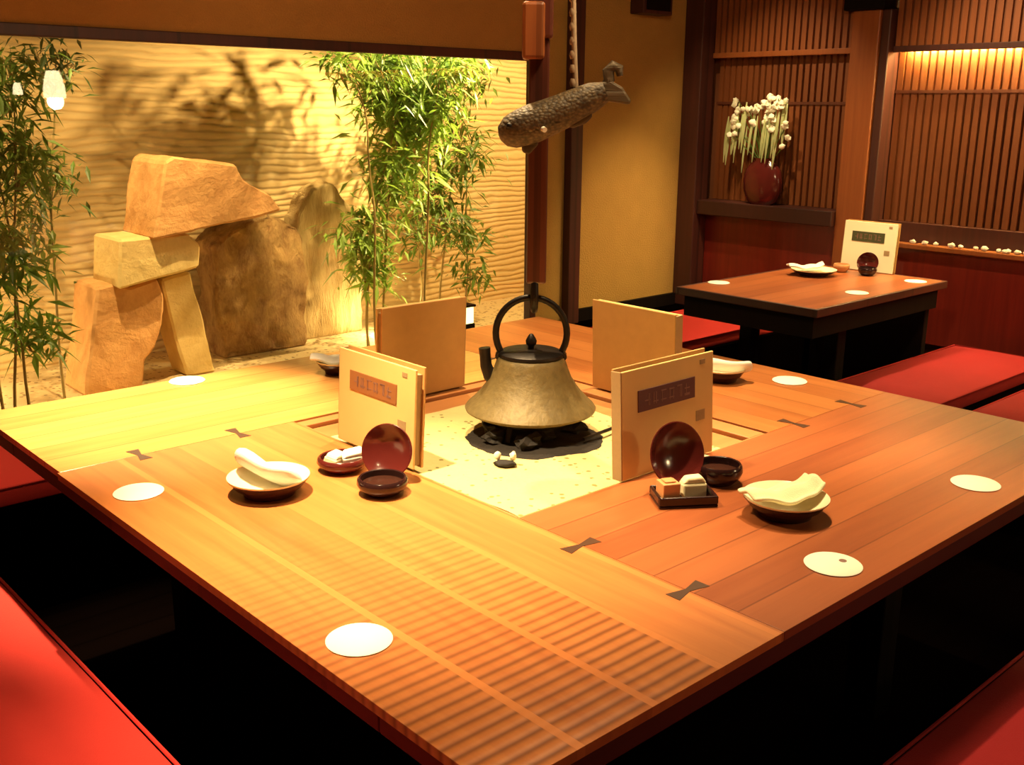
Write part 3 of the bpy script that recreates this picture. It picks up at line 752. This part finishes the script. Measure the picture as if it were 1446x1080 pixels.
# ------------------------------------------------------------------ second table
X0, X1, Y0, Y1 = 2.98, 4.12, 1.43, 2.16
tb2 = thing('low_table', 'smaller dark edged wooden table by the slatted corner', 'table', (X0,Y0,-.76))
m = MB(); m.box((.016,.016,.76-.03), (X1-X0-.016,Y1-Y0-.016,.76)); obj('table_top', m, M['boardB'], tb2, bevel=.002)
m = MB(); ring(m, (0,0,X1-X0,Y1-Y0), (.015,.015,X1-X0-.015,Y1-Y0-.015), .725, .7605); obj('edge_band', m, M['darkpost'], tb2, bevel=.003)
m = MB(); ring(m, (.03,.03,X1-X0-.03,Y1-Y0-.03), (.05,.05,X1-X0-.05,Y1-Y0-.05), .63, .73); obj('apron', m, M['dark'], tb2)
m = MB(); m.box((X1-X0-.07,.06,0), (X1-X0-.03,Y1-Y0-.06,.73)); obj('side_panel', m, M['dark'], tb2, bevel=.005)
for (x, y) in ((.40,.14),(.40,Y1-Y0-.14)):
    m = MB(); m.box((-.035,-.035,0), (.035,.035,.73)); obj('leg', m, M['dark'], tb2, (x,y,0), bevel=.005)
coaster((3.221,2.10,.0005), 'round white coaster on the smaller table nearest the red seat and ochre wall')
coaster((3.475,1.537,.0005), 'round white coaster at the middle of the smaller table edge over the pit')
coaster((3.981,1.522,.0005), 'round white coaster on the smaller table corner beside the wainscot')
plate_thing('cream plate on the smaller table under a white towel', (3.776,1.945,.0005), .5, .11, .03)
towel_fold('folded white towel on the plate of the smaller table', (3.74,1.965,.022), KA+.1, 'towel')
menu('standing pale menu book with dark green plaque on the smaller table', (4.10,1.84,.0), -PI/2, .285, .245, M['paleboard'], M['plaqueg'])
upright_bowl('dark bowl on edge before the menu on the smaller table', (4.035,1.80,0), -PI/2+.3, .052, M['lacquer'])
pot('sauce_pot', 'low dark pot before the menu on the smaller table', (3.975,1.77,.0005), .045, .04, M['blacklacquer'], 'pot')
pot('sauce_pot', 'small tan pot beside the towel plate on the smaller table', (3.98,1.915,.0005), .04, .04, M['cube'], 'pot')

# ------------------------------------------------------------------ seats
def cushion(label, x0, y0, x1, y1, mat, th=.075, group=None):
    L, W = x1-x0, y1-y0
    nx, ny = max(4, int(L/.12)), max(4, int(W/.12))
    t = thing('seat_cushion', label, 'cushion', ((x0+x1)/2, (y0+y1)/2, DK))
    m = MB()
    def grid(zf, flip):
        vs = []; fs = []
        for j in range(ny+1):
            for i in range(nx+1):
                x = -L/2+L*i/nx; y = -W/2+W*j/ny; vs.append((x, y, zf(x, y)))
        for j in range(ny):
            for i in range(nx):
                a = j*(nx+1)+i; f = (a, a+1, a+nx+2, a+nx+1); fs.append(f[::-1] if flip else f)
        return vs, fs
    e = lambda x, y: min(1, min(L/2-abs(x), W/2-abs(y))/.07)
    vt, ft = grid(lambda x, y: th-.012*(1-e(x,y))+.004*noise.noise(Vector((x*4+x0,y*4,1))), False)
    vb, fb = grid(lambda x, y: .001, True)
    b = len(vt); n1 = nx+1
    per = [i for i in range(nx+1)] + [j*n1+nx for j in range(1,ny+1)] + [ny*n1+i for i in range(nx-1,-1,-1)] + [j*n1 for j in range(ny-1,0,-1)]
    sides = [(per[k]+b, per[(k+1) % len(per)]+b, per[(k+1) % len(per)], per[k]) for k in range(len(per))]
    m.add(vt+vb, ft+[tuple(i+b for i in f) for f in fb]+sides)
    obj('cushion_body', m, mat, t, smooth=True, bevel=.006)
    m = MB(); q = .004
    m.tube([(-L/2-q,-W/2-q,.062),(L/2+q,-W/2-q,.062),(L/2+q,W/2+q,.062),(-L/2-q,W/2+q,.062)], .004, 6, closed=True); obj('piping', m, mat, t, smooth=True)
    return t
cushion('long bright red seat cushion filling the lower corner beside the ribbed board', -.62, -1.9, -.075, 1.78, M['redcloth'])
cushion('red seat cushion glimpsed past the table corner under the window', -1.0, 2.42, 1.9, 2.93, M['redcloth'])
cushion('long deep red seat cushion opposite the dark red boards with the lone coaster', .30, -.60, 2.30, -.055, M['deepred'])
cushion('bright red seat cushion between smaller table and ochre wall', 3.20, 2.37, 4.44, 2.90, M['redcloth'])
cushion('deep red seat cushion in front of the wainscot beside the smaller table', 3.20, .99, 4.30, 1.44, M['deepred'])
cushion('deep red seat cushion cut by the frame beyond the lone coaster', 3.20, .15, 4.42, .85, M['deepred'])

# ------------------------------------------------------------------ flower vase, pebbles, wall box
t = thing('flower_vase', 'dark red brown vase of white flowers on the ledge before the screen', 'vase', (4.455,2.74,.25))
m = MB(); m.lathe([(0,0),(.075,0),(.10,.02),(.125,.08),(.13,.14),(.115,.20),(.08,.235),(.062,.25),(.07,.265),(.062,.262),(.05,.24),(0,.235)], 40, M=Matrix.Diagonal((.42,1.0,1,1))); obj('vase_body', m, M['lacquer'], t, smooth=True)
rr = random.Random(3)
for k in range(26):
    y = rr.uniform(-.20,.23); x = rr.uniform(-.04,.02); z = rr.uniform(.36,.60)
    st = MB(); fw = MB(); st.tube([(0,y*.15,.24),(x*.6-.01,y*.6,z*.8),(x-.02,y,z)], [.003,.003,.002], 5)
    for j in range(3):
        fw.blob((x-.03+rr.uniform(-.012,.012), y+rr.uniform(-.025,.025), z+rr.uniform(-.03,.03)), (.014,.02,.017), .5, k*3+j, lv=1)
    obj('stem', st, M['leaf'], t); obj('blossom', fw, M['petal'], t, smooth=True)
for k in range(22):
    y = rr.uniform(-.20,.24); top = rr.uniform(.42,.60); L = rr.uniform(.16,.30); x = rr.uniform(-.055,-.02); w_ = rr.uniform(.006,.011)
    vs = []; fs = []
    for i in range(6):
        u = i/5; q = w_*math.sin(PI*min(.97, .1+u*.88))
        vs += [(x-.02*u*(1-u)*2, y+.02*u*u-q, top-L*u), (x-.02*u*(1-u)*2-.003, y+.02*u*u+q, top-L*u)]
        if i: fs.append((2*i-2, 2*i-1, 2*i+1, 2*i))
    lv = MB(); lv.add(vs, fs); obj('leaf', lv, M['strap'], t)

pl = ['first', 'second', 'third', 'fourth', 'fifth', 'sixth', 'seventh', 'eighth', 'ninth', 'tenth', 'eleventh', 'twelfth', 'thirteenth']
rr = random.Random(11)
ys = [1.80,1.74,1.68,1.60,1.55,1.47,1.44,1.37,1.34,1.31,1.27,1.23,1.19]
for k, y in enumerate(ys):
    m = MB(); s_ = rr.uniform(.011,.017); m.blob((0,0,s_*.8), (s_*.9,s_*1.2,s_*.85), .4, k, lv=2)
    tag(obj('pebble', m, M['pebble'], loc=(4.482+rr.uniform(-.008,.008), y+rr.uniform(-.01,.01), .112), smooth=True), f'small pale pebble on the screen ledge, {pl[k]} from the menu', 'pebble', 'pale pebbles on the screen ledge')
b = MB(); b.box((-.125,-.10,0),(.125,0,.22)); t = thing('wall_box', 'small dark box fixed high on the ochre wall', 'wall box', (4.005,3.298,1.295))
obj('housing', b, M['darkpost'], t, bevel=.006); b = MB(); b.box((-.10,-.106,.02),(.10,-.10,.20)); obj('front_panel', b, M['dark'], t)

# pendant lamps of the room, seen only as reflections in the window glass
for k, (loc, r, lb) in enumerate((((2.348,-1.424,.83), .085, 'large glowing pendant lamp mirrored in the window glass'), ((2.38,-2.42,.86), .04, 'small glowing pendant lamp mirrored in the window glass'))):
    t = thing('pendant_lamp', lb, 'lamp', loc)
    m = MB(); m.lathe([(r,0),(r*.98,r*.8),(r*.82,r*1.7),(r*.55,r*2.5),(r*.5,r*2.5),(r*.75,r*1.7),(r*.9,r*.8),(r*.93,.0)], 32); obj('lamp_shade', m, M['shade'], t, smooth=True)
    m = MB(); m.tube([(0,0,r*2.4),(0,0,1.80-loc[2])], .004, 8); obj('cable', m, M['dark'], t)
    m = MB(); m.lathe([(0,r*2.45),(r*.56,r*2.45),(r*.56,r*2.75),(0,r*2.85)], 24); obj('cap', m, M['dark'], t, smooth=True)

# ------------------------------------------------------------------ lights
WARM = (1, .73, .38)
def spot(name, loc, at, watts, deg, blend=.4, rad=.02, col=WARM):
    l = bpy.data.lights.new(name, 'SPOT'); l.energy = watts; l.color = col; l.spot_size = math.radians(deg); l.spot_blend = blend; l.shadow_soft_size = rad
    o = bpy.data.objects.new(name, l); COL.objects.link(o); o.location = (loc[0],loc[1],loc[2]+T)
    d = Vector(at)-Vector(loc); o.rotation_euler = d.to_track_quat('-Z', 'Y').to_euler(); return o
def point(name, loc, watts, rad=.05, col=WARM):
    l = bpy.data.lights.new(name, 'POINT'); l.energy = watts; l.color = col; l.shadow_soft_size = rad
    o = bpy.data.objects.new(name, l); COL.objects.link(o); o.location = (loc[0],loc[1],loc[2]+T); return o
GW = (1, .70, .32)
spot('downlight_front', (.10,.95,1.74), (.42,.80,0), 600, 48, .95)
spot('downlight_hearth', (1.15,1.45,1.74), (1.0,1.08,0), 190, 46, .7)
spot('downlight_window', (.45,2.2,1.74), (.36,1.80,0), 900, 38, .8)
spot('downlight_rear', (1.85,1.25,1.74), (1.62,.80,0), 260, 38, .7)
spot('fill_back_corner', (1.5,2.1,1.74), (1.55,1.75,0), 240, 44, .7)  # extra unseen lamp, added to brighten the far table corner
spot('downlight_right', (1.45,.75,1.74), (1.15,.25,0), 190, 44, .8)
spot('downlight_small_table', (3.55,1.95,1.74), (3.55,1.75,0), 240, 56, .7)
spot('downlight_seat', (-.35,.3,1.74), (-.45,.35,-.33), 95, 84, 1)
spot('fill_window_seat', (-.25,2.75,1.74), (-.05,2.62,-.33), 110, 36, .7)  # unseen lamp added to bring up the red of the window cushion
spot('downlight_ochre_wall', (3.75,1.9,1.74), (3.95,3.3,-.35), 170, 42, 1)
spot('fill_screen', (3.6,1.5,1.74), (4.55,1.4,.4), 90, 80, .9)  # added lamp without a fixture, brightens the long screen
spot('fill_corner', (3.5,2.6,1.74), (4.55,2.7,.3), 70, 70, .9)  # same kind of added lamp for the corner screen
spot('spot_vase', (3.9,2.5,1.72), (4.45,2.74,.65), 60, 22, .6)
spot('garden_spot_stones', (1.0,3.55,1.75), (1.6,4.3,-.2), 300, 50, .7, col=GW)
spot('garden_spot_bamboo', (3.5,3.60,1.35), (2.3,4.75,.1), 480, 76, .5, col=GW)
spot('garden_spot_post', (4.0,3.55,1.75), (4.0,4.9,.1), 300, 95, .6, col=GW)
spot('garden_spot_pale_rock', (2.2,3.5,1.75), (2.74,4.66,-.05), 380, 32, .6, col=GW)
spot('garden_spot_leaves', (3.0,3.5,1.75), (2.92,4.2,.85), 110, 36, .6, col=(1,.86,.55))
spot('garden_spot_side', (-.1,3.6,1.6), (.9,4.9,.1), 130, 62, .7, col=GW)
point('garden_footlight', (.45,4.6,-.45), 22, .04, col=GW)
point('garden_footlight_rock', (3.0,4.5,-.50), 12, .04, col=GW)
point('room_fill', (1.1,.6,1.66), 70, .12)  # unseen fill lamp added to lift the lintel and walls
point('pendant_light', (2.348,-1.424,.80), 25, .06)

wd = bpy.data.worlds.new('World'); S.world = wd; wd.use_nodes = True
wd.node_tree.nodes['Background'].inputs[0].default_value = (.02,.012,.006,1); wd.node_tree.nodes['Background'].inputs[1].default_value = .5

# ------------------------------------------------------------------ camera
cam = bpy.data.cameras.new('Camera'); co = bpy.data.objects.new('Camera', cam); COL.objects.link(co)
cam.sensor_width = 36; cam.lens = 36*1455.18/1446; cam.clip_start = .02
Rm = Matrix(((.740805,.167206,-.650576),(-.671672,.195904,-.714477),(.007986,.966263,.257435)))
Rm = Rm.to_quaternion().to_matrix().to_4x4()
Rm.translation = Vector((-.704,-.782,.782+T)); co.matrix_world = Rm
S.camera = co
S.view_settings.view_transform = 'Standard'; S.view_settings.look = 'None'; S.view_settings.gamma = 1; S.view_settings.exposure = 0.0
S.view_settings.use_curve_mapping = False
try:
    S.cycles.use_denoising = True
    S.cycles.sample_clamp_indirect = 6
    S.cycles.transparent_max_bounces = 16
except Exception: pass
